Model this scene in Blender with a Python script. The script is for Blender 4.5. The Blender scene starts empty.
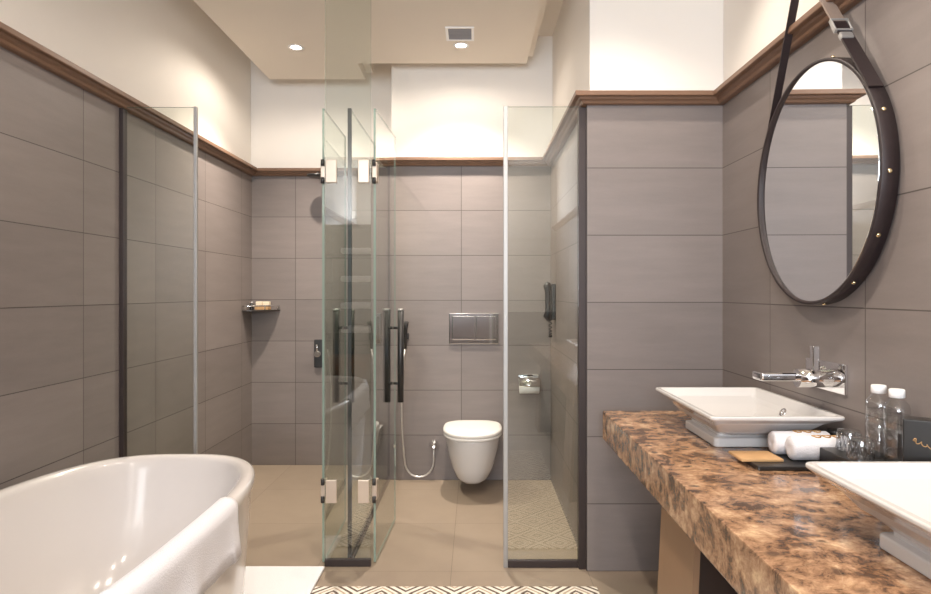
import bpy, bmesh, math, random
from mathutils import Vector, Matrix
random.seed(7)
C = bpy.context.scene.collection
PI = math.pi

# ------------------------------------------------------------------ camera
FPX = 660.0
cam_d = bpy.data.cameras.new('camera')
cam = bpy.data.objects.new('camera', cam_d); C.objects.link(cam)
cam.location = (0, 0, 1.24); cam.rotation_euler = (PI/2, 0, 0)
cam_d.sensor_fit = 'HORIZONTAL'; cam_d.sensor_width = 36.0
cam_d.lens = 36.0*FPX/931.0
cam_d.shift_x = -(475-465.5)/931.0
cam_d.shift_y = -(297-292)/931.0
cam_d.clip_start = 0.05
bpy.context.scene.camera = cam

# ------------------------------------------------------------------ world, exposure
sc = bpy.context.scene
w = bpy.data.worlds.new('world'); sc.world = w; w.use_nodes = True
w.node_tree.nodes['Background'].inputs[0].default_value = (0.75, 0.85, 1.0, 1)
w.node_tree.nodes['Background'].inputs[1].default_value = 1.0
sc.view_settings.view_transform = 'Standard'
sc.view_settings.look = 'None'
sc.view_settings.gamma = 1.0
sc.view_settings.use_curve_mapping = False
sc.view_settings.exposure = 0.17
try:
    sc.cycles.max_bounces = 14; sc.cycles.diffuse_bounces = 6
    sc.cycles.glossy_bounces = 6; sc.cycles.transparent_max_bounces = 24
    sc.cycles.transmission_bounces = 10
except Exception:
    pass

# ------------------------------------------------------------------ lights
WARM = (1.0, 0.89, 0.77)
def area(name, loc, rot, sx, sy, power, col, spread=PI):
    d = bpy.data.lights.new(name, 'AREA'); d.shape = 'RECTANGLE'
    d.size = sx; d.size_y = sy; d.energy = power; d.color = col; d.spread = spread
    o = bpy.data.objects.new(name, d); o.location = loc; o.rotation_euler = rot; C.objects.link(o)
    return o
# fill light added at an unseen, made-up window behind the camera, tilted up
area('rear_fill_light', (-0.45, -2.94, 1.82), (PI/2+0.50, 0, 0), 1.6, 1.6, 180, (0.86, 0.92, 1.0))
# (x, y, z of ceiling, power, cone in degrees, blend)
LAMPS = [(-0.083, 3.90, 2.70, 150, 114, 1.0), (-1.067, 3.933, 2.70, 150, 114, 1.0),
         (-0.083, 3.90, 2.70, 8, 172, 0.4), (-1.067, 3.933, 2.70, 19, 172, 0.4),      # spill of the same two lamps

         (0.60, 2.36, 2.93, 34, 100, 0.5), (0.50, 1.05, 2.93, 78, 100, 0.7),
         (-0.15, 1.90, 2.70, 50, 166, 0.5), (-0.15, 0.40, 2.70, 50, 166, 0.5), (-0.95, -0.30, 2.70, 30, 62, 0.9)]  # this row: unseen lamps added to brighten upper walls, rug and towel shelves
for i, (x, y, z, p, a, b) in enumerate(LAMPS):
    d = bpy.data.lights.new('downlight_beam', 'SPOT'); d.energy = p; d.color = WARM
    d.spot_size = math.radians(a); d.spot_blend = b; d.shadow_soft_size = 0.03
    o = bpy.data.objects.new('downlight_beam', d); o.location = (x, y, z-0.02); C.objects.link(o)

# ------------------------------------------------------------------ materials
def new_mat(name):
    m = bpy.data.materials.new(name); m.use_nodes = True
    nt = m.node_tree
    return m, nt, nt.nodes['Principled BSDF']
def lin(r, g, b):
    f = lambda c: (c/255/12.92) if c/255 <= 0.04045 else ((c/255+0.055)/1.055)**2.4
    return (f(r), f(g), f(b), 1)
def N(nt, t, **kw):
    n = nt.nodes.new(t)
    for k, v in kw.items(): setattr(n, k, v)
    return n
def mth(nt, op, a, b=None, c=None):
    n = nt.nodes.new('ShaderNodeMath'); n.operation = op
    for i, v in enumerate((a, b, c)):
        if v is None: continue
        if isinstance(v, (int, float)): n.inputs[i].default_value = v
        else: nt.links.new(v, n.inputs[i])
    return n.outputs[0]
def mixc(nt, fac, a, b, mode='MIX'):
    n = nt.nodes.new('ShaderNodeMix'); n.data_type = 'RGBA'; n.blend_type = mode
    for i, v in ((0, fac), (6, a), (7, b)):
        if isinstance(v, (int, float)): n.inputs[i].default_value = v
        elif isinstance(v, tuple): n.inputs[i].default_value = v
        else: nt.links.new(v, n.inputs[i])
    return n.outputs[2]
def plain(name, col, rough=0.5, metal=0.0, noise=0.0, scale=40, bump=0.0, spec=0.5, coat=0.0):
    m, nt, b = new_mat(name)
    b.inputs['Roughness'].default_value = rough; b.inputs['Metallic'].default_value = metal
    b.inputs['Specular IOR Level'].default_value = spec
    if coat: b.inputs['Coat Weight'].default_value = coat; b.inputs['Coat Roughness'].default_value = 0.05
    tc = N(nt, 'ShaderNodeTexCoord'); nz = N(nt, 'ShaderNodeTexNoise')
    nz.inputs['Scale'].default_value = scale; nz.inputs['Detail'].default_value = 4
    nt.links.new(tc.outputs['Object'], nz.inputs['Vector'])
    dark = tuple(c*(1-noise) for c in col[:3])+(1,)
    nt.links.new(mixc(nt, nz.outputs['Fac'], dark, col), b.inputs['Base Color'])
    if bump:
        bp = N(nt, 'ShaderNodeBump'); bp.inputs['Strength'].default_value = bump; bp.inputs['Distance'].default_value = 0.004
        nt.links.new(nz.outputs['Fac'], bp.inputs['Height']); nt.links.new(bp.outputs[0], b.inputs['Normal'])
    return m

def tile_mat(name, ax, u0, pu, v0, pv, c1, c2, grout, rough=0.45, axv='Z', gw=0.0018, gw_u=None):
    """large-format stone tile, stack bonded"""
    m, nt, b = new_mat(name)
    tc = N(nt, 'ShaderNodeTexCoord'); sp = N(nt, 'ShaderNodeSeparateXYZ')
    nt.links.new(tc.outputs['Object'], sp.inputs[0])
    u = mth(nt, 'DIVIDE', mth(nt, 'SUBTRACT', sp.outputs[ax], u0), pu)
    v = mth(nt, 'DIVIDE', mth(nt, 'SUBTRACT', sp.outputs[axv], v0), pv)
    def seam(t, p, g):
        f = mth(nt, 'FRACT', t)
        d = mth(nt, 'MINIMUM', f, mth(nt, 'SUBTRACT', 1.0, f))
        return mth(nt, 'LESS_THAN', d, g/p)
    g = mth(nt, 'MAXIMUM', seam(u, pu, gw_u or gw), seam(v, pv, gw))
    cb = N(nt, 'ShaderNodeCombineXYZ')
    nt.links.new(mth(nt, 'FLOOR', u), cb.inputs[0]); nt.links.new(mth(nt, 'FLOOR', v), cb.inputs[1])
    wn = N(nt, 'ShaderNodeTexWhiteNoise'); nt.links.new(cb.outputs[0], wn.inputs['Vector'])
    mp = N(nt, 'ShaderNodeMapping'); nt.links.new(tc.outputs['Object'], mp.inputs[0])
    mp.inputs['Scale'].default_value = (1, 1, 7) if axv == 'Z' else (2, 2, 2)
    nz = N(nt, 'ShaderNodeTexNoise'); nt.links.new(mp.outputs[0], nz.inputs['Vector'])
    nz.inputs['Scale'].default_value = 3.0; nz.inputs['Detail'].default_value = 7; nz.inputs['Roughness'].default_value = 0.62
    fine = N(nt, 'ShaderNodeTexNoise'); nt.links.new(tc.outputs['Object'], fine.inputs['Vector'])
    fine.inputs['Scale'].default_value = 120; fine.inputs['Detail'].default_value = 3
    fac = mth(nt, 'ADD', mth(nt, 'MULTIPLY', nz.outputs['Fac'], 0.65),
              mth(nt, 'ADD', mth(nt, 'MULTIPLY', wn.outputs['Value'], 0.28), mth(nt, 'MULTIPLY', fine.outputs['Fac'], 0.12)))
    fac = mth(nt, 'MINIMUM', fac, 1.0)
    col = mixc(nt, fac, c1, c2)
    nt.links.new(mixc(nt, g, col, grout), b.inputs['Base Color'])
    b.inputs['Roughness'].default_value = rough
    b.inputs['Specular IOR Level'].default_value = 0.4
    bp = N(nt, 'ShaderNodeBump'); bp.inputs['Strength'].default_value = 0.35; bp.inputs['Distance'].default_value = 0.002
    nt.links.new(mth(nt, 'SUBTRACT', mth(nt, 'MULTIPLY', fine.outputs['Fac'], 0.15), g), bp.inputs['Height'])
    nt.links.new(bp.outputs[0], b.inputs['Normal'])
    return m

T1, T2, TG = lin(112, 104, 101), lin(142, 132, 128), lin(78, 71, 67)
PV = 0.2963
M_tile_left = tile_mat('tile_left', 'Y', 2.697, 0.61, 0, PV, T1, T2, TG)
M_tile_far = tile_mat('tile_far', 'X', -1.286, 0.595, 0, PV, T1, T2, TG)
M_tile_wc = tile_mat('tile_wc', 'X', -0.09, 0.595, 0, PV, T1, T2, TG)
M_tile_side = tile_mat('tile_side', 'Y', 2.94, 0.595, 0, PV, T1, T2, TG)
M_tile_pier = tile_mat('tile_pier', 'X', 0.497, 0.605, 0, 0.2985, T1, T2, TG)
M_tile_right = tile_mat('tile_right', 'Y', 1.86, 0.6, 0, 0.2985, T1, T2, TG)
M_floor = tile_mat('floor_tile', 'X', -0.105, 0.605, 2.93, 0.605, lin(140, 125, 110), lin(162, 145, 128), lin(118, 104, 92),
                   rough=0.42, axv='Y', gw=0.0012)
M_paint = plain('paint_white', lin(238, 233, 226), 0.7, noise=0.02, scale=8)
M_ceil = plain('paint_ceiling', lin(232, 224, 212), 0.75, noise=0.02, scale=6)
M_wood = plain('brown_moulding', lin(132, 101, 80), 0.4, noise=0.25, scale=14)
M_post = plain('dark_bronze_metal', lin(62, 52, 50), 0.45, metal=0.3, noise=0.1)
M_handle = plain('dark_handle', lin(66, 65, 65), 0.4, metal=0.6, noise=0.05)
M_chrome = plain('chrome', (0.86, 0.86, 0.87, 1), 0.06, metal=1.0, noise=0.02)
M_satin = plain('satin_metal', (0.42, 0.41, 0.40, 1), 0.5, metal=0.6, noise=0.04)
M_ceram = plain('white_ceramic', lin(212, 209, 207), 0.12, noise=0.01, coat=0.4)
M_tub = plain('white_acrylic', lin(212, 206, 203), 0.16, noise=0.01, coat=0.3)
M_seat = plain('white_seat_plastic', lin(240, 236, 231), 0.25, noise=0.01)
M_towel = plain('white_terry', lin(230, 229, 234), 0.95, noise=0.10, scale=260, bump=0.6, spec=0.1)
M_mat = plain('white_bath_mat', lin(238, 237, 240), 0.95, noise=0.10, scale=220, bump=0.5, spec=0.1)
M_leather = plain('brown_leather', lin(46, 35, 36), 0.5, noise=0.25, scale=60, bump=0.15)
M_strapback = plain('tan_strap', lin(150, 132, 120), 0.6, noise=0.2, scale=60)
M_brass = plain('brass', (0.86, 0.70, 0.42, 1), 0.2, metal=1.0, noise=0.05)
M_black = plain('black_box', lin(38, 36, 35), 0.35, noise=0.15, scale=30)
M_blackmatt = plain('black_plastic', lin(30, 30, 32), 0.4, noise=0.1)
M_bamboo = plain('bamboo', lin(214, 170, 120), 0.5, noise=0.25, scale=25)
M_amber = plain('amber_wood', lin(160, 112, 70), 0.4, noise=0.2)
M_legwood = plain('bronze_leg', lin(150, 118, 90), 0.45, noise=0.15, scale=6)
M_darkwood_shade = plain('dark_wood_and_shade', lin(58, 42, 33), 0.5, noise=0.3, scale=8)  # shelf wood; also the painted shade beside the vanity leg
M_cream = plain('cream_soap', lin(238, 222, 196), 0.5, noise=0.05)
M_wicker = plain('wicker', lin(150, 96, 58), 0.7, noise=0.5, scale=70, bump=0.6)
M_cap = plain('white_cap', lin(245, 245, 245), 0.4, noise=0.02)
M_hose = plain('hose_metal', (0.8, 0.77, 0.74, 1), 0.3, metal=0.8, noise=0.2, scale=300)
M_grille = plain('grey_grille', lin(150, 150, 156), 0.5, noise=0.05)
M_hinge_warm = plain('hinge_chrome_warmlit', (0.62, 0.52, 0.43, 1), 0.35, metal=0.5, noise=0.02)  # chrome with warm reflected light put into its base colour
M_darkshelf = plain('smoked_stone', lin(66, 60, 56), 0.3, noise=0.3, scale=30)
M_gold = plain('gold_print', lin(178, 140, 92), 0.4, metal=0.4, noise=0.05)
M_mirror = plain('mirror_silver', (0.86, 0.88, 0.90, 1), 0.015, metal=1.0)

def emit(name, col, s):
    m = bpy.data.materials.new(name); m.use_nodes = True; nt = m.node_tree
    nt.nodes.remove(nt.nodes['Principled BSDF'])
    e = N(nt, 'ShaderNodeEmission'); e.inputs[0].default_value = col; e.inputs[1].default_value = s
    nt.links.new(e.outputs[0], nt.nodes['Material Output'].inputs[0]); return m
M_lamp = emit('lamp_lens', (1.0, 0.86, 0.66, 1), 40)

def glass_mat(name, tint, refl=1.9, base=0.075):
    """flat sheet glass: clear through, with the front-side reflection of both surfaces"""
    m = bpy.data.materials.new(name); m.use_nodes = True; nt = m.node_tree
    nt.nodes.remove(nt.nodes['Principled BSDF'])
    tr = N(nt, 'ShaderNodeBsdfTransparent'); tr.inputs[0].default_value = tint
    gl = N(nt, 'ShaderNodeBsdfGlossy'); gl.inputs['Roughness'].default_value = 0.0
    lw = N(nt, 'ShaderNodeLayerWeight'); lw.inputs[0].default_value = 0.5
    f5 = mth(nt, 'POWER', lw.outputs['Facing'], 5.0)
    fr = mth(nt, 'MULTIPLY', mth(nt, 'ADD', base, mth(nt, 'MULTIPLY', f5, 0.5)), refl)
    ge = N(nt, 'ShaderNodeNewGeometry')
    fac = mth(nt, 'MULTIPLY', fr, mth(nt, 'SUBTRACT', 1.0, ge.outputs['Backfacing']))
    mx = N(nt, 'ShaderNodeMixShader'); nt.links.new(fac, mx.inputs[0])
    nt.links.new(tr.outputs[0], mx.inputs[1]); nt.links.new(gl.outputs[0], mx.inputs[2])
    nt.links.new(mx.outputs[0], nt.nodes['Material Output'].inputs[0]); return m
M_glass = glass_mat('sheet_glass', (0.938, 0.962, 0.938, 1))
M_clear = glass_mat('clear_glass', (0.93, 0.94, 0.95, 1), refl=2.4, base=0.07)
def edge_mat():
    m, nt, b = new_mat('glass_edge')
    b.inputs['Base Color'].default_value = lin(150, 172, 160); b.inputs['Roughness'].default_value = 0.1
    b.inputs['Transmission Weight'].default_value = 0.35
    return m
M_edge = edge_mat()

def marble_mat():
    m, nt, b = new_mat('brown_emperador_marble')
    tc = N(nt, 'ShaderNodeTexCoord')
    nd = N(nt, 'ShaderNodeTexNoise'); nd.inputs['Scale'].default_value = 5; nd.inputs['Detail'].default_value = 5
    nt.links.new(tc.outputs['Object'], nd.inputs['Vector'])
    wv = N(nt, 'ShaderNodeVectorMath', operation='MULTIPLY_ADD')
    nt.links.new(nd.outputs['Color'], wv.inputs[0]); wv.inputs[1].default_value = (0.14, 0.14, 0.14)
    nt.links.new(tc.outputs['Object'], wv.inputs[2])
    n1 = N(nt, 'ShaderNodeTexNoise'); n1.inputs['Scale'].default_value = 15; n1.inputs['Detail'].default_value = 10; n1.inputs['Roughness'].default_value = 0.74
    nt.links.new(wv.outputs[0], n1.inputs['Vector'])
    cr = N(nt, 'ShaderNodeValToRGB'); e = cr.color_ramp.elements
    e[0].position = 0.30; e[0].color = lin(62, 46, 38)
    e[1].position = 0.67; e[1].color = lin(222, 190, 152)
    for p, c in ((0.42, lin(94, 70, 55)), (0.485, lin(152, 116, 88)), (0.57, lin(184, 146, 114))):
        k = e.new(p); k.color = c
    nt.links.new(n1.outputs['Fac'], cr.inputs[0])
    vo = N(nt, 'ShaderNodeTexVoronoi'); vo.feature = 'SMOOTH_F1'; vo.inputs['Scale'].default_value = 24
    vo.inputs['Smoothness'].default_value = 0.4
    nt.links.new(wv.outputs[0], vo.inputs['Vector'])
    mr = N(nt, 'ShaderNodeMapRange'); mr.inputs[1].default_value = 0.42; mr.inputs[2].default_value = 0.22
    nt.links.new(vo.outputs['Distance'], mr.inputs[0])
    sep = N(nt, 'ShaderNodeSeparateColor'); nt.links.new(vo.outputs['Color'], sep.inputs[0])
    pick = mth(nt, 'MULTIPLY', mr.outputs[0], mth(nt, 'GREATER_THAN', sep.outputs[0], 0.52))
    c2 = mixc(nt, mth(nt, 'MULTIPLY', pick, 0.75), cr.outputs[0], lin(72, 54, 45))
    ve = N(nt, 'ShaderNodeTexVoronoi'); ve.feature = 'DISTANCE_TO_EDGE'; ve.inputs['Scale'].default_value = 9
    nt.links.new(wv.outputs[0], ve.inputs['Vector'])
    vein = mth(nt, 'MULTIPLY', mth(nt, 'LESS_THAN', ve.outputs['Distance'], 0.006), 0.10)
    nt.links.new(mixc(nt, vein, c2, lin(232, 206, 172)), b.inputs['Base Color'])
    b.inputs['Roughness'].default_value = 0.14
    return m
M_marble = marble_mat()

def rug_mat(P=0.2):
    m, nt, b = new_mat('diamond_rug')
    tc = N(nt, 'ShaderNodeTexCoord'); sp = N(nt, 'ShaderNodeSeparateXYZ')
    nt.links.new(tc.outputs['Object'], sp.inputs[0])
    def tri(o):
        t = mth(nt, 'FRACT', mth(nt, 'DIVIDE', o, P))
        return mth(nt, 'MULTIPLY', mth(nt, 'ABSOLUTE', mth(nt, 'SUBTRACT', t, 0.5)), 2.0)
    d = mth(nt, 'ADD', tri(sp.outputs['X']), tri(sp.outputs['Y']))        # 0..2, concentric diamonds
    d = mth(nt, 'ABSOLUTE', mth(nt, 'SUBTRACT', d, 1.0))                   # diamonds on both lattices
    cr = N(nt, 'ShaderNodeValToRGB'); cr.color_ramp.interpolation = 'CONSTANT'
    e = cr.color_ramp.elements
    cream, dark, tan = lin(240, 233, 222), lin(98, 84, 76), lin(186, 166, 146)
    e[0].position = 0; e[0].color = cream
    e[1].position = 0.11; e[1].color = dark
    for p, c in ((0.27, cream), (0.42, tan), (0.54, cream), (0.70, dark), (0.85, cream), (0.94, tan)):
        k = e.new(p); k.color = c
    nt.links.new(d, cr.inputs[0])
    nz = N(nt, 'ShaderNodeTexNoise'); nz.inputs['Scale'].default_value = 400
    nt.links.new(tc.outputs['Object'], nz.inputs['Vector'])
    nt.links.new(mixc(nt, mth(nt, 'MULTIPLY', nz.outputs['Fac'], 0.25), cr.outputs[0], lin(150, 130, 115)), b.inputs['Base Color'])
    b.inputs['Roughness'].default_value = 0.9; b.inputs['Specular IOR Level'].default_value = 0.1
    return m
M_rug = rug_mat()

# ------------------------------------------------------------------ mesh helpers
class MB:
    """collects shapes in world coordinates; build() links them as ONE mesh object"""
    def __init__(s): s.bm = bmesh.new(); s.mats = []
    def _mi(s, m):
        if m not in s.mats: s.mats.append(m)
        return s.mats.index(m)
    def box(s, x0, x1, y0, y1, z0, z1, m, bev=0.0, seg=2, M=None):
        t = bmesh.new()
        vs = [t.verts.new((x, y, z)) for x in (x0, x1) for y in (y0, y1) for z in (z0, z1)]
        for f in ((0,1,3,2), (4,6,7,5), (0,4,5,1), (2,3,7,6), (0,2,6,4), (1,5,7,3)):
            t.faces.new([vs[i] for i in f])
        bmesh.ops.recalc_face_normals(t, faces=t.faces)
        if bev:
            bmesh.ops.bevel(t, geom=t.edges[:], offset=bev, segments=seg, profile=0.6, affect='EDGES')
        s._merge(t, m, M); return s
    def _merge(s, t, m, M=None, smooth=False):
        mi = s._mi(m); mp = {}
        for v in t.verts:
            mp[v] = s.bm.verts.new(M @ v.co if M else v.co)
        for f in t.faces:
            try:
                g = s.bm.faces.new([mp[v] for v in f.verts]); g.material_index = mi; g.smooth = smooth or f.smooth
            except ValueError: pass
        t.free()
    def tube(s, pts, r, m, n=12, caps=True, rad=None):
        t = bmesh.new(); pts = [Vector(p) for p in pts]; rings = []
        up = None
        for i, p in enumerate(pts):
            d = (pts[min(i+1, len(pts)-1)]-pts[max(i-1, 0)]).normalized()
            if up is None:
                a = Vector((0,0,1)) if abs(d.z) < 0.9 else Vector((1,0,0)); up = d.cross(a).normalized()
            else:
                up = (up - d*up.dot(d)).normalized()
            b2 = d.cross(up); rr = rad[i] if rad else r
            rings.append([t.verts.new(p+(up*math.cos(2*PI*k/n)+b2*math.sin(2*PI*k/n))*rr) for k in range(n)])
        for a, b in zip(rings, rings[1:]):
            for k in range(n):
                f = t.faces.new((a[k], a[(k+1)%n], b[(k+1)%n], b[k])); f.smooth = True
        if caps:
            t.faces.new(rings[0][::-1]); t.faces.new(rings[-1])
        bmesh.ops.recalc_face_normals(t, faces=t.faces)
        s._merge(t, m); return s
    def lathe(s, prof, o, m, n=32, axis='Z', sx=1, sy=1, loop=False):
        """prof: (radius, height) list; axis through o"""
        t = bmesh.new(); rings = []; o = Vector(o)
        def P(r, h, k):
            c, q = r*math.cos(2*PI*k/n)*sx, r*math.sin(2*PI*k/n)*sy
            return o + (Vector((c, q, h)) if axis == 'Z' else Vector((h, c, q)) if axis == 'X' else Vector((c, h, q)))
        for r, h in prof:
            rings.append([t.verts.new(P(max(r, 1e-4), h, k)) for k in range(n)])
        for a, b in zip(rings, rings[1:]+(rings[:1] if loop else [])):
            for k in range(n):
                f = t.faces.new((a[k], a[(k+1)%n], b[(k+1)%n], b[k])); f.smooth = True
        if not loop: t.faces.new(rings[0][::-1]); t.faces.new(rings[-1])
        bmesh.ops.recalc_face_normals(t, faces=t.faces)
        s._merge(t, m); return s
    def loft(s, rings, m, smooth=True, cap0=True, cap1=True, closed=True):
        t = bmesh.new(); R = [[t.verts.new(p) for p in r] for r in rings]; n = len(R[0])
        for a, b in zip(R, R[1:]):
            for k in range(n if closed else n-1):
                f = t.faces.new((a[k], a[(k+1)%n], b[(k+1)%n], b[k])); f.smooth = smooth
        if closed and cap0: t.faces.new(R[0][::-1])
        if closed and cap1: t.faces.new(R[-1])
        bmesh.ops.recalc_face_normals(t, faces=t.faces)
        s._merge(t, m); return s
    def prism(s, poly, z0, z1, m):
        return s.loft([[(x, y, z0) for x, y in poly], [(x, y, z1) for x, y in poly]], m, smooth=False)
    def build(s, name, parent=None, origin=None, mods=()):
        o0 = Vector(parent.location) if parent is not None and origin is None else Vector(origin or (0,0,0))
        if parent is not None and parent.parent is not None: o0 = o0 + Vector(parent.parent.location) if origin is None else o0
        me = bpy.data.meshes.new(name)
        for v in s.bm.verts: v.co -= o0
        s.bm.to_mesh(me); s.bm.free()
        for m in s.mats: me.materials.append(m)
        o = bpy.data.objects.new(name, me); C.objects.link(o)
        if parent is not None: o.parent = parent
        elif origin: o.location = origin
        for kind, kw in mods:
            md = o.modifiers.new(kind.lower(), kind)
            for k, v in kw.items(): setattr(md, k, v)
        return o
def thing(name, label, cat, loc, group=None):
    o = bpy.data.objects.new(name, None); C.objects.link(o); o.location = loc
    o.empty_display_size = 0.05
    return tag(o, label, cat, group)
def tag(o, label, cat, group=None):
    o['label'] = label; o['category'] = cat
    if group: o['group'] = group
    return o
def struct(o): o['kind'] = 'structure'; return o
def dup(root, loc, label, group=None):
    r = root.copy(); C.objects.link(r); r.location = loc; r['label'] = label
    if group: r['group'] = group
    for ch in list(root.children):
        c = ch.copy(); C.objects.link(c); c.parent = r
        for g in list(ch.children):
            d = g.copy(); C.objects.link(d); d.parent = c
    return r

# ------------------------------------------------------------------ the setting
LX, RX, PX, TBX = -1.60, 1.10, 0.50, -0.56       # left wall, right wall, pier side, toilet box side
FY, TY, PY, BY = 4.73, 4.353, 2.933, -3.00       # shower wall, toilet wall, pier front, rear wall
CZ, RZ, MZ = 2.93, 2.70, 2.10                    # ceiling, dropped ceiling, moulding height
def wall(name, x0, x1, y0, y1, tm, set_=(0,0,0,0)):
    b = MB(); b.box(x0, x1, y0, y1, 0, MZ, tm)
    b.box(x0+set_[0], x1-set_[1], y0+set_[2], y1-set_[3], MZ, CZ, M_paint)
    return struct(b.build(name))
b = MB(); b.box(LX-0.1, RX+0.1, BY-0.1, FY+0.1, -0.1, 0, M_floor); struct(b.build('floor'))
b = MB(); b.box(LX-0.1, RX+0.1, BY-0.1, FY+0.1, CZ, CZ+0.1, M_ceil); struct(b.build('ceiling'))
raft = [(-1.41, BY), (0.33, BY), (0.33, 4.215), (-0.75, 4.215), (-0.75, 4.53), (-1.41, 4.53)]
rim = [(-1.46, BY), (0.375, BY), (0.375, 4.26), (-0.705, 4.26), (-0.705, 4.575), (-1.46, 4.575)]
b = MB(); b.prism(raft, RZ, RZ+0.06, M_ceil); b.prism(rim, RZ+0.06, CZ, M_ceil); struct(b.build('ceiling_raft'))
wall('wall_left', LX-0.1, LX, BY, FY, M_tile_left, (0, 0.008, 0, 0))
wall('wall_shower', LX-0.1, TBX, FY, FY+0.1, M_tile_far, (0, 0, 0.008, 0))
wall('wall_toilet', TBX, PX+0.02, TY, FY+0.1, M_tile_wc, (0.008, 0, 0.008, 0))
b = MB()
b.box(PX, RX+0.1, PY+0.002, FY+0.1, 0, MZ, M_tile_side)
b.box(PX-0.004, RX, PY, PY+0.01, 0, MZ, M_tile_pier)
b.box(PX+0.012, RX+0.1, PY+0.012, FY+0.1, MZ, CZ, M_paint)
struct(b.build('wall_pier'))
wall('wall_right', RX, RX+0.1, BY, PY+0.01, M_tile_right, (0.008, 0, 0, 0))
WX0, WX1, WZ0, WZ1 = -1.3, 0.4, 0.97, 2.67
b = MB()
b.box(LX-0.1, RX+0.1, BY-0.1, BY, 0, WZ0, M_tile_far); b.box(LX-0.1, RX+0.1, BY-0.1, BY, WZ1, CZ, M_paint)
b.box(LX-0.1, WX0, BY-0.1, BY, WZ0, WZ1, M_paint); b.box(WX1, RX+0.1, BY-0.1, BY, WZ0, WZ1, M_paint)
struct(b.build('wall_rear'))
wn = MB(); f = 0.05  # unseen window added to go with the fill light
wn.box(WX0, WX1, BY-0.08, BY-0.03, WZ0, WZ0+f, M_cap); wn.box(WX0, WX1, BY-0.08, BY-0.03, WZ1-f, WZ1, M_cap)
wn.box(WX0, WX0+f, BY-0.08, BY-0.03, WZ0+f, WZ1-f, M_cap); wn.box(WX1-f, WX1, BY-0.08, BY-0.03, WZ0+f, WZ1-f, M_cap)
wn.box(WX0+f, WX1-f, BY-0.06, BY-0.054, WZ0+f, WZ1-f, M_clear)
struct(wn.build('fill_window_1'))

# moulding swept round the walls, mitred, one trim per wall
path = [(LX, BY), (LX, FY), (TBX, FY), (TBX, TY), (PX, TY), (PX, PY), (RX, PY), (RX, BY)]
prof = [(0, 2.069), (0.020, 2.069), (0.026, 2.073), (0.030, 2.081), (0.040, 2.087), (0.044, 2.096), (0.061, 2.096), (0.063, 2.099), (0.063, 2.115), (0.060, 2.118), (0, 2.118)]
def offs(i, d):
    p = Vector(path[i]); ns = []
    for a, c in ((i-1, i), (i, i+1)):
        if a < 0 or c >= len(path): continue
        e = (Vector(path[c])-Vector(path[a])).normalized(); ns.append(Vector((e.y, -e.x)))
    if len(ns) == 1: return p+ns[0]*d
    return p + (ns[0]+ns[1])*d/(1+ns[0].dot(ns[1]))
for i in range(len(path)-1):
    R = []
    for k in (i, i+1):
        R.append([(*offs(k, d), z) for d, z in prof])
    b = MB(); b.loft(R, M_wood, smooth=False); struct(b.build('trim_%d' % (i+1)))

# ------------------------------------------------------------------ ceiling fittings
def downlight(loc, label):
    t = thing('ceiling_downlight', label, 'ceiling light', loc, 'recessed downlights')
    x, y, z = loc
    MB().lathe([(0.030, -0.001), (0.046, -0.001), (0.048, -0.003), (0.046, -0.006), (0.034, -0.006), (0.030, -0.004)], loc, M_cap, 28, loop=True).build('trim_ring', t)
    MB().lathe([(0.029, -0.0015), (0.029, -0.003), (0.02, -0.004)], loc, M_lamp, 24).build('lamp_lens', t)
    return t
dl = downlight((-0.083, 3.90, RZ), 'glowing recessed downlight beside the square vent above the toilet')
dup(dl, (-1.067, 3.933, RZ), 'glowing recessed downlight above the shower, left of the glass doors')
for x, y, z, lab in ((0.60, 2.36, CZ, 'recessed downlight above the far basin'), (0.50, 1.05, CZ, 'recessed downlight above the near basin'),
                     (-0.15, 1.90, RZ, 'unseen fill downlight added in front of the glass doors'), (-0.15, 0.40, RZ, 'unseen fill downlight added over the middle of the bathroom'), (-0.95, -0.30, RZ, 'unseen fill downlight added in front of the towel shelves')):  # fittings for the added fill lamps
    dup(dl, (x, y, z), lab)
t = thing('ceiling_vent', 'small square grey grille vent in the dropped ceiling above the toilet', 'vent', (-0.085, 3.73, RZ))
b = MB()
for x0, x1, y0, y1 in ((-.165, -.005, 3.81, 3.825), (-.165, -.005, 3.63, 3.645), (-.165, -.15, 3.645, 3.81), (-.02, -.005, 3.645, 3.81)):
    b.box(x0, x1, y0, y1, RZ-0.006, RZ-0.0005, M_cap)
b.build('frame', t)
b = MB()
b.box(-.15, -.02, 3.645, 3.81, RZ-0.002, RZ-0.0005, M_grille)
for k in range(8): b.box(-.15, -.02, 3.65+k*0.02, 3.657+k*0.02, RZ-0.005, RZ-0.002, M_grille)
b.build('grille', t)

# ------------------------------------------------------------------ glass
GY = 2.98                                        # plane of the shower front
GT = 2.075                                       # top of the glass
def pane(parent, x0, x1, y0, y1, z0, z1, edge_m=M_edge):
    """sheet: two big faces of glass, thin edges of their own"""
    b = MB(); e = 0.0006; bm = b.bm
    mi = b._mi(M_glass); me = b._mi(edge_m)
    t = bmesh.new()
    vs = [t.verts.new((x, y, z)) for x in (x0, x1) for y in (y0, y1) for z in (z0, z1)]
    for f in ((0,1,3,2), (4,6,7,5), (0,4,5,1), (2,3,7,6), (0,2,6,4), (1,5,7,3)): t.faces.new([vs[i] for i in f])
    bmesh.ops.recalc_face_normals(t, faces=t.faces)
    ar = sorted(t.faces, key=lambda f: -f.calc_area())
    big = set(ar[:2]); mp = {v: bm.verts.new(v.co) for v in t.verts}
    for f in t.faces:
        g = bm.faces.new([mp[v] for v in f.verts]); g.material_index = mi if f in big else me
    t.free()
    return b.build('pane', parent)

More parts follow.
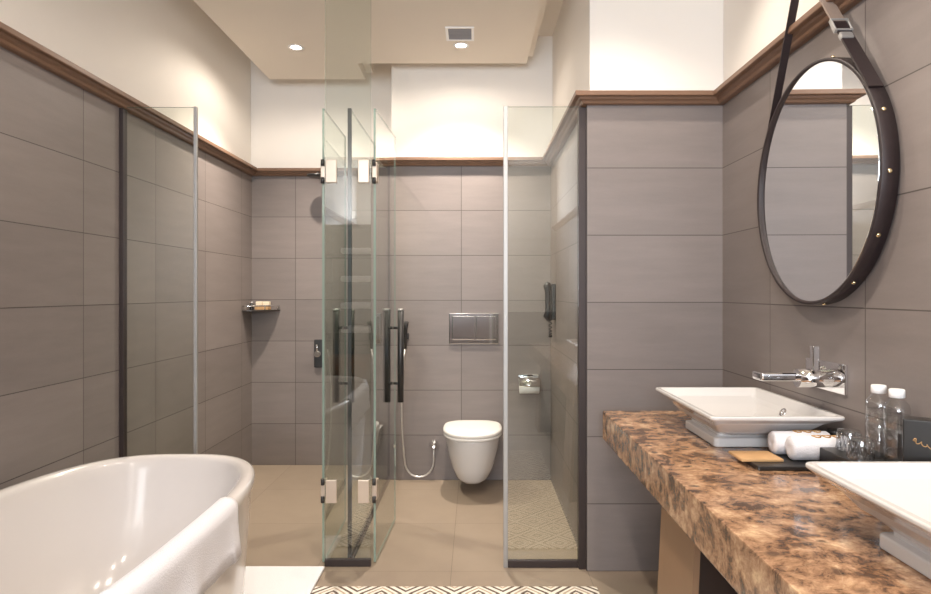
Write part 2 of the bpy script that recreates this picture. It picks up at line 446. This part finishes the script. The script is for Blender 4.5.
# left fixed panel
t = thing('shower_screen', 'narrow fixed clear glass panel on the left tiled wall behind the bathtub', 'glass panel', (-1.43, GY, 0))
pane(t, -1.583, -1.270, GY, GY+0.010, 0.012, GT)
MB().box(-1.600, -1.581, GY-0.014, GY+0.022, 0, 2.068, M_post, 0.002).build('wall_post', t)['label'] = 'dark brown metal post'
MB().box(-1.270, -1.256, GY-0.004, GY+0.014, 0, GT+0.002, M_satin, 0.002).build('edge_strip', t)['label'] = 'pale metal edge strip'
MB().box(-1.581, -1.270, GY-0.008, GY+0.018, 0, 0.03, M_post, 0.002).build('bottom_rail', t)
# right fixed panel
t = thing('shower_screen', 'wide fixed clear glass panel right of the toilet, against the tiled pier', 'glass panel', (0.30, GY, 0))
pane(t, 0.148, 0.468, GY-0.008, GY+0.002, 0.03, GT)
MB().box(0.464, 0.499, GY-0.03, GY+0.012, 0, 2.066, M_post, 0.002).build('wall_post', t)['label'] = 'dark brown metal post'
MB().box(0.128, 0.148, GY-0.014, GY+0.008, 0, GT+0.002, M_satin, 0.002).build('edge_strip', t)['label'] = 'pale metal edge strip'
MB().box(0.148, 0.464, GY-0.014, GY+0.008, 0, 0.032, M_post, 0.002).build('bottom_rail', t)['label'] = 'dark brown metal rail'
# centre fixed panel, up to the dropped ceiling
t = thing('shower_screen', 'tall narrow glass panel from floor to ceiling between the two open glass doors', 'glass panel', (-0.575, GY+0.01, 0))
pane(t, -0.679, -0.471, GY+0.005, GY+0.015, 0.03, RZ-0.002)
MB().box(-0.679, -0.471, GY-0.002, GY+0.022, 0, 0.032, M_post, 0.002).build('bottom_rail', t)['label'] = 'dark brown metal rail'
# divider between shower and toilet
t = thing('glass_partition', 'clear glass partition running back from the tall panel to the toilet wall', 'glass partition', (-0.571, 3.6, 0))
pane(t, -0.576, -0.566, GY+0.024, TY+0.0, 0.03, GT)
MB().box(-0.582, -0.560, GY+0.024, TY, 0, 0.03, M_post, 0.002).build('bottom_rail', t)['label'] = 'dark metal floor rail'
MB().box(-0.580, -0.562, GY+0.023, GY+0.036, 0, GT+.002, M_handle, 0.002).build('edge_strip', t)
MB().box(-0.578, -0.5605, TY-0.012, TY, 0.03, GT, M_handle, 0.001).build('wall_channel', t)

def bar_handle(parent, hx, hy, sgn_face):
    """vertical bar handle on one face of a door"""
    x = hx + sgn_face*0.040
    b = MB(); b.tube([(x, hy, 0.655), (x, hy, 1.14)], 0.0165, M_handle, 14)
    for z in (0.755, 1.05): b.tube([(hx+sgn_face*0.005, hy, z), (x, hy, z)], 0.008, M_handle, 10)
    h = b.build('handle', parent)
    MB().lathe([(0.0166, 0), (0.0166, 0.010), (0.012, 0.011)], (x, hy, 1.14), M_satin, 16).build('handle_cap', h)['label'] = 'pale metal end cap'
    return h
def glass_door(label, hx, hy, ex, ey, inner):
    """hinged at (hx, hy), free edge at (ex, ey); inner: +1 when the fixed pane lies to +x"""
    loc = (hx, hy, 0)
    t = thing('glass_door', label, 'glass door', loc, None)
    ang = math.atan2(ex-hx, ey-hy)                    # turned about z
    L = math.hypot(ex-hx, ey-hy)
    pane(t, hx-0.005, hx+0.005, hy+0.012, hy+L, 0.012, GT)
    for s in (-1, 1): bar_handle(t, hx, hy+L-0.055, s)
    for z in (0.34, 1.785):
        b = MB()
        x0, x1 = (hx+0.012, hx+0.065) if inner > 0 else (hx-0.065, hx-0.012)
        b.box(hx-0.011, hx+0.011, hy+0.002, hy+0.05, z-0.045, z+0.045, M_hinge_warm, 0.003)
        h = b.build('hinge', t)
        b = MB()
        for dz in (-0.04, 0.04): b.tube([(hx, hy-0.004, z+dz-0.014), (hx, hy-0.004, z+dz+0.014)], 0.0085, M_handle, 12)
        b.build('hinge_knuckle', h)['label'] = 'dark hinge knuckle'
    t.rotation_euler = (0, 0, -ang)
    return t
glass_door('open clear glass shower door with dark bar handles, left of the tall panel', -0.690, GY+0.012, -0.700, GY+0.58, 1)
glass_door('open clear glass toilet door with dark bar handles, right of the tall panel', -0.457, GY+0.012, -0.433, GY+0.585, -1)
# hinge plates bolted to the fixed pane
pt = [o for o in C.objects if o.name.startswith('shower_screen') and 'tall narrow' in o.get('label', '')][0]
for x0, x1 in ((-0.674, -0.624), (-0.528, -0.478)):
    for z in (0.34, 1.785):
        b = MB(); b.box(x0, x1, GY-0.007, GY+0.005, z-0.052, z+0.052, M_hinge_warm, 0.003); b.build('hinge_plate', pt)['label'] = 'chrome hinge plate tinted with cream light'

# ------------------------------------------------------------------ shower things
t = thing('rain_shower_head', 'round chrome rain shower head on a short arm high on the shower wall', 'shower head', (-1.085, FY, 2.06))
MB().lathe([(0.02, 0), (0.068, -0.006), (0.070, -0.014), (0.066, -0.018), (0.02, -0.019)], (-1.085, 4.54, 2.052), M_handle, 36).build('head', t)
MB().tube([(-1.085, FY-0.002, 2.045), (-1.085, 4.60, 2.05), (-1.085, 4.55, 2.06), (-1.085, 4.54, 2.045)], 0.010, M_handle, 12).build('arm', t)
MB().lathe([(0.028, 0), (0.028, -0.008), (0.014, -0.016)], (-1.085, FY-0.001, 2.045), M_chrome, 24, 'Y').build('rosette', t)
t = thing('shower_mixer', 'dark shower mixer with lever on the shower wall beside the glass door', 'shower mixer', (-1.12, FY, 0.80))
MB().box(-1.15, -1.09, FY-0.018, FY-0.0005, 0.70, 0.90, M_handle, 0.006).build('plate', t)
MB().lathe([(0.024, -0.018), (0.024, -0.05), (0.018, -0.056)], (-1.12, FY, 0.80), M_chrome, 24, 'Y').build('knob', t)
MB().tube([(-1.12, FY-0.045, 0.80), (-1.12, FY-0.06, 0.87)], 0.007, M_chrome, 10).build('lever', t)
t = thing('wall_hook', 'small round chrome hook on the shower wall seen through the tall panel', 'hook', (-0.865, FY, 1.785))
MB().lathe([(0.022, 0), (0.022, -0.008), (0.011, -0.014), (0.011, -0.035)], (-0.865, FY-0.0005, 1.785), M_chrome, 20, 'Y').build('stem', t)
MB().lathe([(0.012, -0.035), (0.026, -0.040), (0.028, -0.048), (0.02, -0.055)], (-0.865, FY, 1.785), M_satin, 24, 'Y').build('knob', t)
# corner shelf
cx, cy, cz = LX, FY, 1.115
t = thing('corner_shelf', 'small dark corner shelf with chrome rail in the shower corner', 'shelf', (cx, cy, cz))
poly = [(cx+0.0005, cy-0.0005), (cx+0.0005, cy-0.20)]+[(cx+0.20*math.sin(a)*1.0, cy-0.20*math.cos(a)) for a in [PI/2*k/10 for k in range(1, 10)]]+[(cx+0.205, cy-0.0005)]
MB().prism(poly, cz-0.008, cz, M_darkshelf).build('shelf_plate', t)
rail = [(cx+0.004, cy-0.198, cz+0.028)]+[(cx+0.196*math.sin(a), cy-0.196*math.cos(a), cz+0.028) for a in [PI/2*k/12 for k in range(1, 12)]]+[(cx+0.198, cy-0.004, cz+0.028)]
b = MB(); b.tube(rail, 0.005, M_chrome, 8)
for k in (1, 6, 11): b.tube([(rail[k][0], rail[k][1], cz), rail[k]], 0.004, M_chrome, 8)
b.build('rail', t)
wb = MB().box(cx+0.055, cx+0.150, cy-0.10, cy-0.04, cz+.0005, cz+0.028, M_bamboo, 0.003).build('wooden_tray', None, (cx+0.107, cy-0.07, cz))
tag(wb, 'small light wooden tray on the shower corner shelf', 'tray')
s1 = MB().box(cx+0.058, cx+0.102, cy-0.095, cy-0.045, cz+0.028, cz+0.058, M_cream, 0.006).build('soap_bar', None, (cx+0.08, cy-0.07, cz+0.028))
tag(s1, 'left of two cream soap bars on the wooden tray in the shower corner', 'soap', 'cream soaps on the corner shelf')
s2 = dup(s1, (cx+0.129, cy-0.07, cz+0.028), 'right of two cream soap bars on the wooden tray in the shower corner')
bt = thing('toiletry_bottle', 'tiny dark toiletry bottle at the left end of the shower corner shelf', 'bottle', (cx+0.03, cy-0.09, cz))
MB().lathe([(0.014, 0), (0.015, 0.003), (0.015, 0.035), (0.008, 0.042)], (cx+0.03, cy-0.09, cz), M_black, 18).build('body', bt)
MB().lathe([(0.008, 0.042), (0.008, 0.055)], (cx+0.03, cy-0.09, cz), M_satin, 14).build('cap', bt)

# ------------------------------------------------------------------ toilet
def dee(w, yf, z, n=40, yb=TY-0.001, e=2.3, straight=0.16):
    """outline: straight back on the wall, rounded front; x centre -0.015"""
    pts = []; L = (yb-straight)-yf; ys = yb-straight
    for k in range(n+1):
        a = -PI/2 + PI*k/n
        s, c = math.sin(a), math.cos(a)
        pts.append((-0.015+w*math.copysign(abs(s)**(2/e), s), ys-L*abs(c)**(2/e), z))
    pts += [(-0.015+w*0.97, yb, z), (-0.015-w*0.97, yb, z)]
    return pts
t = thing('wall_hung_toilet', 'white wall-hung toilet with closed lid on the tiled back wall', 'toilet', (-0.015, TY, 0.07))
MB().loft([dee(.062, 4.03, .075), dee(.085, 3.99, .078), dee(.110, 3.96, .10), dee(.135, 3.93, .16), dee(.152, 3.90, .23), dee(.166, 3.875, .30), dee(.173, 3.862, .35), dee(.174, 3.86, .362)], M_ceram).build('bowl', t)
sd = 0.05
def egg(w, yf, yb, z, n=48, yc=4.10):
    pts = []
    for k in range(n):
        a = 2*PI*k/n; c, q = math.cos(a), math.sin(a); e = 3.4 if q > 0 else 2.3
        r = (yb-yc) if q > 0 else (yc-yf)
        pts.append((-0.015+w*math.copysign(abs(c)**(2/e), c), yc+r*math.copysign(abs(q)**(2/e), q), z))
    return pts
yb = TY-.06
MB().loft([egg(.178, 3.852, yb, .3815), egg(.182, 3.847, yb, .385), egg(.182, 3.847, yb, .398), egg(.177, 3.853, yb-.005, .406), egg(.160, 3.875, yb-.02, .411), egg(.08, 4.0, yb-.08, .4135)], M_seat).build('lid', t)
MB().loft([egg(.177, 3.853, yb, .3635), egg(.180, 3.849, yb, .367), egg(.180, 3.849, yb, .377), egg(.177, 3.853, yb, .380)], M_seat).build('seat', t)
for x in (-.085, .055): MB().tube([(x-.02, TY-.03, .378), (x+.02, TY-.03, .378)], .014, M_chrome, 12).build('lid_hinge', t)
t = thing('flush_plate', 'chrome flush plate with push buttons on the wall above the toilet', 'flush plate', (-0.006, TY, 1.0))
MB().box(-.171, .158, TY-.012, TY-.0005, .897, 1.10, M_chrome, .004).build('frame', t)
MB().box(-.150, .000, TY-.020, TY-.0125, .925, 1.082, M_chrome, .004).build('button', t)
MB().box(.006, .138, TY-.020, TY-.0125, .925, 1.082, M_chrome, .004).build('button', t)
# bidet spray
t = thing('bidet_spray', 'chrome hand bidet spray on its holder left of the toilet', 'bidet spray', (-0.455, TY, 0.95))
MB().box(-.475, -.435, TY-.03, TY-.0005, .93, .97, M_handle, .004).build('holder', t)
MB().tube([(-.455, TY-.045, .87), (-.455, TY-.048, .93), (-.452, TY-.05, 1.0), (-.445, TY-.065, 1.045)], .012, M_handle, 12, rad=[.008, .011, .012, .016]).build('handpiece', t)
pts = [(-.455, TY-.045, .87)]
for k in range(1, 25):
    u = k/24
    if u < .6: pts.append((-.462-.018*math.sin(u/.6*PI), TY-.045+.01*u, .87-.72*(u/.6)**.95+0.0))
for k in range(13):
    a = PI + PI*k/12
    pts.append((-.365+.095*math.cos(a), TY-.035, .135+.105*math.sin(a)))
pts += [(-.27, TY-.035, .17), (-.27, TY-.03, .22)]
MB().tube(pts, .0065, M_hose, 8).build('hose', t)
MB().lathe([(.032, 0), (.032, -.008), (.018, -.014), (.018, -.04), (.010, -.05)], (-.27, TY-.0005, .23), M_chrome, 20, 'Y').build('valve', t)
# toilet paper holder
t = thing('toilet_paper_holder', 'chrome covered toilet paper holder on the wall right of the toilet', 'paper holder', (.355, TY, .64))
MB().tube([(.29, TY-.06, .63), (.415, TY-.06, .63)], .05, M_cap, 28).build('paper_roll', t)['label'] = 'white paper roll'
b = MB()
ring = lambda x: [(x, TY-.06-.056*math.cos(a), .63+.056*math.sin(a)) for a in [PI*.0+PI*.62*k/10 for k in range(11)]]
b.loft([ring(.285), ring(.42)], M_chrome, closed=False); b.box(.285, .42, TY-.03, TY-.0005, .66, .70, M_chrome, .003)
b.build('cover', t, None, [('SOLIDIFY', dict(thickness=.003))])
# wall phone
px = PX
t = thing('wall_telephone', 'black wall telephone with handset on the side wall near the toilet', 'telephone', (px, 4.12, 1.16))
MB().box(px-.025, px-.0005, 4.08, 4.17, 1.07, 1.29, M_blackmatt, .006).build('base', t)
MB().tube([(px-.040, 4.12, 1.065), (px-.050, 4.12, 1.09), (px-.046, 4.12, 1.12), (px-.046, 4.12, 1.24), (px-.050, 4.12, 1.275), (px-.040, 4.12, 1.30)], .02, M_blackmatt, 14, rad=[.014, .024, .017, .017, .024, .014]).build('handset', t)
cp = [(px-.03+.010*math.cos(k*.9), 4.12+.010*math.sin(k*.9), 1.07-.11*math.sin(PI*k/90)) for k in range(60)]
MB().tube(cp, .003, M_blackmatt, 6).build('cord', t)

# ------------------------------------------------------------------ bathtub
TX, TYC, TA, TB_ = -1.150, 1.755, 0.875, 0.415
def sup(a, bb, z, n=72, e=3.0):
    out = []
    for k in range(n):
        q = 2*PI*k/n; c, s = math.cos(q), math.sin(q)
        out.append((TX+bb*math.copysign(abs(c)**(2/e), c), TYC+a*math.copysign(abs(s)**(2/e), s), z))
    return out
t = thing('bathtub', 'white freestanding oval bathtub beside the left tiled wall', 'bathtub', (TX, TYC, 0))
R = [sup(a+.013, bb+.020, z) for a, bb, z in (
     (.73, .350, 0.0), (.745, .359, .006), (.76, .363, .05), (.80, .373, .25), (.83, .383, .45), (.845, .386, .545),
     (.858, .393, .562), (.862, .395, .578), (.858, .392, .592), (.846, .382, .599), (.828, .366, .600), (.815, .352, .595),
     (.806, .344, .580), (.795, .337, .55), (.76, .318, .42), (.70, .29, .28), (.62, .25, .17), (.5, .19, .13), (.3, .1, .122))]
MB().loft(R, M_tub).build('shell', t)
MB().lathe([(.03, 0), (.03, .004), (.02, .006)], (TX, TYC, .122), M_chrome, 24).build('drain', t)
# towel draped over the rim
def rim_x(y, e=3.0, a=TA, bb=TB_):
    q = min(1, abs(y-TYC)/a); return bb*(1-q**e)**(1/e)
rings = []
for i in range(41):
    y = 1.385 + (2.035-1.385)*i/40
    ro = TX+rim_x(y)
    wob = .004*math.sin(y*23)+.003*math.sin(y*41+1)
    row = []
    for (d, z) in [(-.049, .5975), (-.044, .6025), (-.032, .6055), (-.014, .6045), (-.003, .598), (.004, .589), (.0065, .575), (.006, .555), (.005, .53), (.005, .50), (.006, .47), (.008, .435+.008*math.sin(y*9))]:
        f = max(0, (.56-z)/.12) if d > 0 else 0
        row.append((ro+d+max(-.003, wob*f*1.5), y+(.012*f if i > 34 else 0)*math.sin(i*1.3), z))
    rings.append(row)
b = MB(); b.loft(rings, M_towel, closed=False)
o = b.build('bath_towel', None, (TX+.39, 1.76, .60), [('SOLIDIFY', dict(thickness=.006, offset=0.0))])
tag(o, 'white towel draped over the rim of the bathtub', 'towel')
# bath mat, rug
b = MB(); b.box(-1.18, -.672, 2.64, 2.955, .0005, .014, M_mat, .006)
tag(b.build('bath_mat', None, (-.92, 2.80, 0)), 'white bath mat on the floor in front of the shower opening', 'bath mat')
b = MB(); b.box(-.67, .51, .80, 2.765, .0003, .007, M_rug, .002)
tag(b.build('patterned_rug', None, (-.085, 1.80, 0)), 'cream rug with dark concentric diamond pattern on the floor', 'rug')

# ------------------------------------------------------------------ vanity
KX, KZ, KE = 0.527, 0.75, 2.727
b = MB(); b.box(KX, RX-.001, -.4, KE, KZ-.116, KZ, M_marble, .004, 2)
t = thing('vanity_counter', 'brown marble vanity counter under the two white basins', 'counter', (.8, 1.2, 0))
b.build('countertop', t)
def leg(y0, y1):
    b = MB(); zt = KZ-.117
    b.loft([[(.555, y0, 0), (.572, y0, 0), (.572, y1, 0), (.555, y1, 0)], [(.585, y0, zt), (.602, y0, zt), (.602, y1, zt), (.585, y1, zt)]], M_legwood, smooth=False)
    l = b.build('leg', t)
    b = MB()  # dark panel added where only shade lies behind the leg
    b.loft([[(.5725, y0+.012, 0), (.86, y0+.012, 0), (.86, y1-.012, 0), (.5725, y1-.012, 0)], [(.6025, y0+.012, zt), (.98, y0+.012, zt), (.98, y1-.012, zt), (.6025, y1-.012, zt)]], M_darkwood_shade, smooth=False)
    b.build('leg_shade_panel', l)['label'] = 'dark panel standing in for shade under the counter'
    return l
leg(1.75, 2.06); leg(-.2, .12)
MB().box(1.02, 1.08, -.2, 2.06, .45, .633, M_legwood, .003).build('apron', t)

def rrect(cx, cy, hx, hy, z, r=.02, n=6):
    out = []
    for sx, sy, a0 in ((1, 1, 0), (-1, 1, PI/2), (-1, -1, PI), (1, -1, 3*PI/2)):
        for k in range(n+1):
            a = a0+PI/2*k/n
            out.append((cx+sx*(hx-r)+r*math.cos(a), cy+sy*(hy-r)+r*math.sin(a), z))
    return out
def basin(cx, cy, label, drains=True):
    t = thing('vessel_basin', label, 'basin', (cx, cy, KZ), None)
    q = lambda hx, hy, z, r=.015, dx=0: rrect(cx+dx, cy, hx, hy, KZ+z, r)
    R = [q(.130, .150, .0005), q(.132, .152, .003), q(.132, .152, .026), q(.130, .150, .029), q(.116, .134, .032), q(.116, .136, .040),
         q(.128, .165, .052), q(.150, .215, .076), q(.176, .268, .099), q(.194, .300, .112), q(.1975, .305, .116), q(.1975, .305, .122), q(.195, .3025, .125),
         q(.183, .290, .125), q(.180, .287, .122), q(.165, .262, .095, .02), q(.140, .215, .060, .025), q(.105, .16, .040, .03), q(.05, .08, .034, .03)]
    MB().loft(R, M_ceram, smooth=False).build('bowl', t, None, [('BEVEL', dict(width=.002, segments=2, limit_method='ANGLE', angle_limit=.5))])
    MB().lathe([(.022, 0), (.022, .004), (.014, .006)], (cx, cy, KZ+.034), M_chrome, 24).build('drain', t)
    # overflow ring on the wall-side slope
    M = Matrix.Translation((cx+.154, cy, KZ+.080)) @ Matrix.Rotation(math.radians(-58), 4, 'Y')
    b = MB(); tt = MB(); tt.lathe([(.007, -.002), (.016, -.002), (.018, .002), (.016, .006), (.009, .006), (.007, .001)], (0, 0, 0), M_chrome, 24, loop=True)
    b._merge(tt.bm, M_chrome, M); b.build('overflow_ring', t)
    return t
basin(.888, 2.231, 'far white rectangular vessel basin below the round mirror')
basin(.905, 1.120, 'near white rectangular vessel basin at the right edge of the photo')

# faucet
fy = 2.06
t = thing('wall_faucet', 'chrome wall-mounted waterfall faucet with joystick lever over the far basin', 'faucet', (RX, fy, 1.0))
MB().box(RX-.010, RX-.0005, fy-.115, fy+.115, .935, 1.025, M_chrome, .002).build('wall_plate', t)
MB().box(.876, 1.085, fy-.04, fy+.03, .966, .992, M_chrome, .008, 3).build('spout', t)
b = MB(); b.tube([(RX-.01, fy-.03, .975), (.99, fy-.03, .975)], .028, M_chrome, 24); b.tube([(RX-.01, fy+.045, .98), (RX-.03, fy+.045, .98)], .026, M_chrome, 20)
b.build('valve_body', t)
MB().box(1.035, 1.057, fy-.040, fy-.018, .995, 1.075, M_chrome, .003).build('lever', t)

# ------------------------------------------------------------------ mirror
my, mz, mr = 2.073, 1.577, .377
xf, xb = 1.047, 1.092
t = thing('round_mirror', 'large round mirror in a studded brown leather band, hung by a strap', 'mirror', (RX, my, mz))
MB().lathe([(mr-.012, .006), (mr-.010, 0), (mr-.002, -.001), (mr, .002), (mr, xb-xf), (mr-.012, xb-xf)], (xf, my, mz), M_leather, 96, 'X', loop=True).build('frame', t)
mg = MB().lathe([(mr-.011, -.002), (mr-.011, .002)], (RX, my, mz), M_mirror, 96, 'X').build('mirror_glass', t)
mg.location = (xf+.0065-RX, 0, 0); mg.rotation_euler = (0, 0, -.020)       # hangs a touch askew
for k in range(14):
    a = 2*PI*(k+.15)/14
    d = Vector((0, math.cos(a), math.sin(a)))
    p = Vector((1.066, my, mz))+d*(mr+.0005)
    b = MB(); b.tube([p-d*.001, p+d*.003, p+d*.0045], .006, M_brass, 10, rad=[.0065, .006, .003]); b.build('stud', t)
PGX, PGZ = 1.030, 2.27
L0 = PGZ-mz; sa = math.asin((mr+.004)/L0)
def strap_pts(s):
    py = my + s*(mr+.004)*math.cos(sa); pz = mz+(mr+.004)*math.sin(sa)
    P0 = Vector((PGX, my+s*.010, PGZ)); P1 = Vector((1.066, py, pz))
    return P0, P1
def band(P0, P1, w, th, m, u0=0, u1=1):
    """flat strap: width along x, thickness in the wall plane"""
    d = (P1-P0).normalized(); n = Vector((0, -d.z, d.y)).normalized()
    A = P0.lerp(P1, u0); B = P0.lerp(P1, u1); X = Vector((1, 0, 0))
    r = lambda p: [p+X*w+n*th, p-X*w+n*th, p-X*w-n*th, p+X*w-n*th]
    b = MB(); b.loft([r(A), r(B)], m, smooth=False); return b
P0, P1 = strap_pts(1); band(P0, P1, .013, .002, M_leather).build('strap', t)
P0, P1 = strap_pts(-1); sr = band(P0, P1, .020, .003, M_leather, .52, 1).build('strap', t)
band(P0, P1, .019, .003, M_strapback, 0, .53).build('strap', t)['label'] = 'pale upper strap'
bk = P0.lerp(P1, .55); d = (P1-P0).normalized()
b = MB(); Mx = Matrix.Translation(bk) @ Matrix.Rotation(math.atan2(d.y, -d.z), 4, 'X')
for x0, x1, z0, z1 in ((-.026, .026, .020, .026), (-.026, .026, -.026, -.020), (-.026, -.021, -.02, .02), (.021, .026, -.02, .02)):
    b.box(x0, x1, -.007, .007, z0, z1, M_satin, .001, 1, Mx)
b.box(-.018, .018, -.008, .008, -.060, -.036, M_satin, .004, 2, Mx)
b.build('buckle', t)
MB().lathe([(.010, 0), (.010, -.075), (.018, -.077), (.018, -.085)], (RX-.001, my, PGZ+.004), M_brass, 20, 'X').build('peg', t)

# ------------------------------------------------------------------ things on the counter
t = tag(MB().box(.775, .955, 1.805, 1.95, KZ+.0005, KZ+.012, M_black, .003).build('slate_tray', None, (.865, 1.90, KZ)), 'flat black tray under the rolled towels on the marble counter', 'tray')
o = MB().box(.750, .868, 1.855, 1.955, KZ+.0125, KZ+.020, M_bamboo, .002).build('wooden_coaster', None, (.815, 1.95, KZ+.0125))
tag(o, 'square light wooden coaster lying on the front corner of the black tray', 'coaster')
def rolled_towel(y, z, x0, x1, label):
    loc = ((x0+x1)/2, y, z)
    t = thing('rolled_towel', label, 'towel', loc, 'rolled face towels beside the far basin')
    r = .0335; pts = []
    b = MB()
    prof = [(.004, 0), (.012, -.003), (.022, -.001), (r-.003, .001), (r, .006), (r, .5*(x1-x0)), (r, x1-x0-.006), (r-.004, x1-x0), (.01, x1-x0-.002)]
    b.lathe(prof, (x0, y, z), M_towel, 28, 'X'); b.build('roll', t)
    b = MB(); pz = z+r+.0005
    for k in range(3):
        cx = x0+.075+.028*k
        ring = [(cx+.011*math.cos(a), y+r*math.sin(.35*math.sin(a)), z+r*math.cos(.35*math.sin(a))+.0008) for a in [2*PI*j/16 for j in range(17)]]
        b.tube(ring, .0022, M_gold, 6)
    b.build('embroidery', t)['label'] = 'tan embroidered motif'
    return t
rt = rolled_towel(1.876, KZ+.0465, .895, 1.06, 'nearest rolled white towel with tan embroidery on the black tray')
dup(rt, (.957, 1.945, KZ+.0465), 'rolled white towel behind the nearest roll, beside the far basin')
t = thing('amber_jar', 'small amber jar with dark lid behind the rolled towels', 'jar', (1.06, 1.955, KZ))
MB().lathe([(.020, .0005), (.022, .003), (.022, .055), (.018, .062)], (1.073, 1.97, KZ), M_amber, 24).build('body', t)
MB().lathe([(.019, .062), (.021, .064), (.021, .078), (.018, .08)], (1.073, 1.97, KZ), M_black, 24).build('lid', t)
def tumbler(loc, label):
    x, y, z = loc
    t = thing('glass_tumbler', label, 'tumbler', loc, 'upturned tumblers near the bottles')
    prof = [(.026, 0), (.031, .001), (.031, .005), (.029, .05), (.027, .056), (.006, .058), (.005, .052), (.024, .049), (.026, .045), (.028, .005), (.027, .001)]
    MB().lathe(prof, loc, M_clear, 14).build('glass_body', t)
    b = MB()
    for sg in (1, -1):
        for k in range(14):
            a = 2*PI*k/14; b.tube([(x+.0315*math.cos(a), y+.0315*math.sin(a), z+.006), (x+.0295*math.cos(a+sg*.45), y+.0295*math.sin(a+sg*.45), z+.048)], .0016, M_clear, 5)
    b.build('cut_facets', t)
    return t
tb = tumbler((1.02, 1.80, KZ+.0585), 'upturned cut-glass tumbler closer to the rolled towels')
dup(tb, (.993, 1.70, KZ+.0585), 'upturned cut-glass tumbler closer to the water bottles')
def bottle(loc, label):
    t = thing('water_bottle', label, 'bottle', loc, 'clear water bottles on the vanity')
    prof = [(.024, .0), (.029, .003), (.030, .010), (.030, .04), (.0285, .045), (.030, .05), (.030, .085), (.0285, .09), (.030, .095), (.030, .135), (.027, .150), (.016, .162), (.0135, .167), (.0135, .174)]
    MB().lathe(prof, loc, M_clear, 28).build('body', t)
    MB().lathe([(.026, .004), (.0275, .012), (.0275, .125), (.02, .127)], loc, M_clear, 24).build('water', t)
    MB().lathe([(.0165, .167), (.018, .168), (.018, .186), (.0165, .188)], loc, M_cap, 24).build('cap', t)['label'] = 'white screw cap'
    return t
bo = bottle((1.058, 1.73, KZ+.0585), 'clear water bottle with white cap, left of the pair by the black box')
dup(bo, (1.058, 1.655, KZ+.0585), 'clear water bottle with white cap, right of the pair, beside the black box')
# black boxes
b = MB(); b.box(.960, 1.095, 1.42, 1.84, KZ+.0005, KZ+.058, M_black, .003)
tag(b.build('amenity_tray', None, (1.03, 1.65, KZ)), 'low flat black tray box carrying the tumblers and water bottles', 'tray')
BA = math.radians(-33)
bx = thing('amenity_box', 'taller black box with gold script beside the water bottles', 'box', (.972, 1.50, KZ+.0585))
w_, d_, h_ = .088, .055, .143
o = MB().box(0, w_, 0, d_, 0, h_, M_black, .003).build('body'); o.parent = bx
b = MB(); yy = -.0008; pts = []; x0, z0, sz = .020, .098, .036
for k in range(40):
    u = k/39
    pts.append((x0+sz*(u+.06*math.sin(u*22)), yy, z0+sz*(-.42*u+.13*math.sin(u*19)*(1-.3*u))))
b.tube(pts, .0012, M_gold, 6)
b.tube([(x0+sz*.1, yy, z0+sz*.12), (x0, yy, z0-sz*.02), (x0+sz*.16, yy, z0-sz*.1)], .0016, M_gold, 6)
o = b.build('gold_script'); o.parent = bx; o['label'] = 'gold script'
bx.rotation_euler = (0, 0, BA)

# ------------------------------------------------------------------ towel shelves behind the camera (seen mirrored in the glass)
t = thing('towel_shelf', 'open shelf unit with white towels by the rear wall, mirrored in the glass', 'shelf', (-1.32, -1.1, 0))
for x0, x1 in ((-1.59, -1.57), (-1.02, -1.0)): MB().box(x0, x1, -1.29, -.95, 0, 1.95, M_darkwood_shade, .002).build('side_panel', t)
MB().box(-1.57, -1.02, -1.30, -1.29, 0, 1.95, M_darkwood_shade, .001).build('back_panel', t)
for z in (.32, .81, 1.064, 1.345, 1.64, 1.95): MB().box(-1.57, -1.02, -1.289, -.97, z-.02, z, M_darkwood_shade, .002).build('shelf_board', t)
for i, z in enumerate((.81, 1.064, 1.345, 1.64)):
    o = MB().box(-1.41, -1.06, -1.26, -.94, z+.0005, z+.065, M_towel, .025, 4).build('folded_towel', None, (-1.24, -1.1, z))
    tag(o, 'folded white towel on the %s shelf of the unit behind the camera' % ('lowest towel', 'second towel', 'third towel', 'top')[i], 'towel', 'folded towels on the shelf unit')
o = MB(); o.loft([rrect(-1.33, -1.1, .19, .13, .3205, .03), rrect(-1.33, -1.1, .22, .15, .56, .03), rrect(-1.33, -1.1, .21, .14, .56, .03), rrect(-1.33, -1.1, .18, .12, .33, .03)], M_wicker)
tag(o.build('wicker_basket', None, (-1.33, -1.1, .32)), 'brown wicker basket on the bottom shelf behind the camera', 'basket')
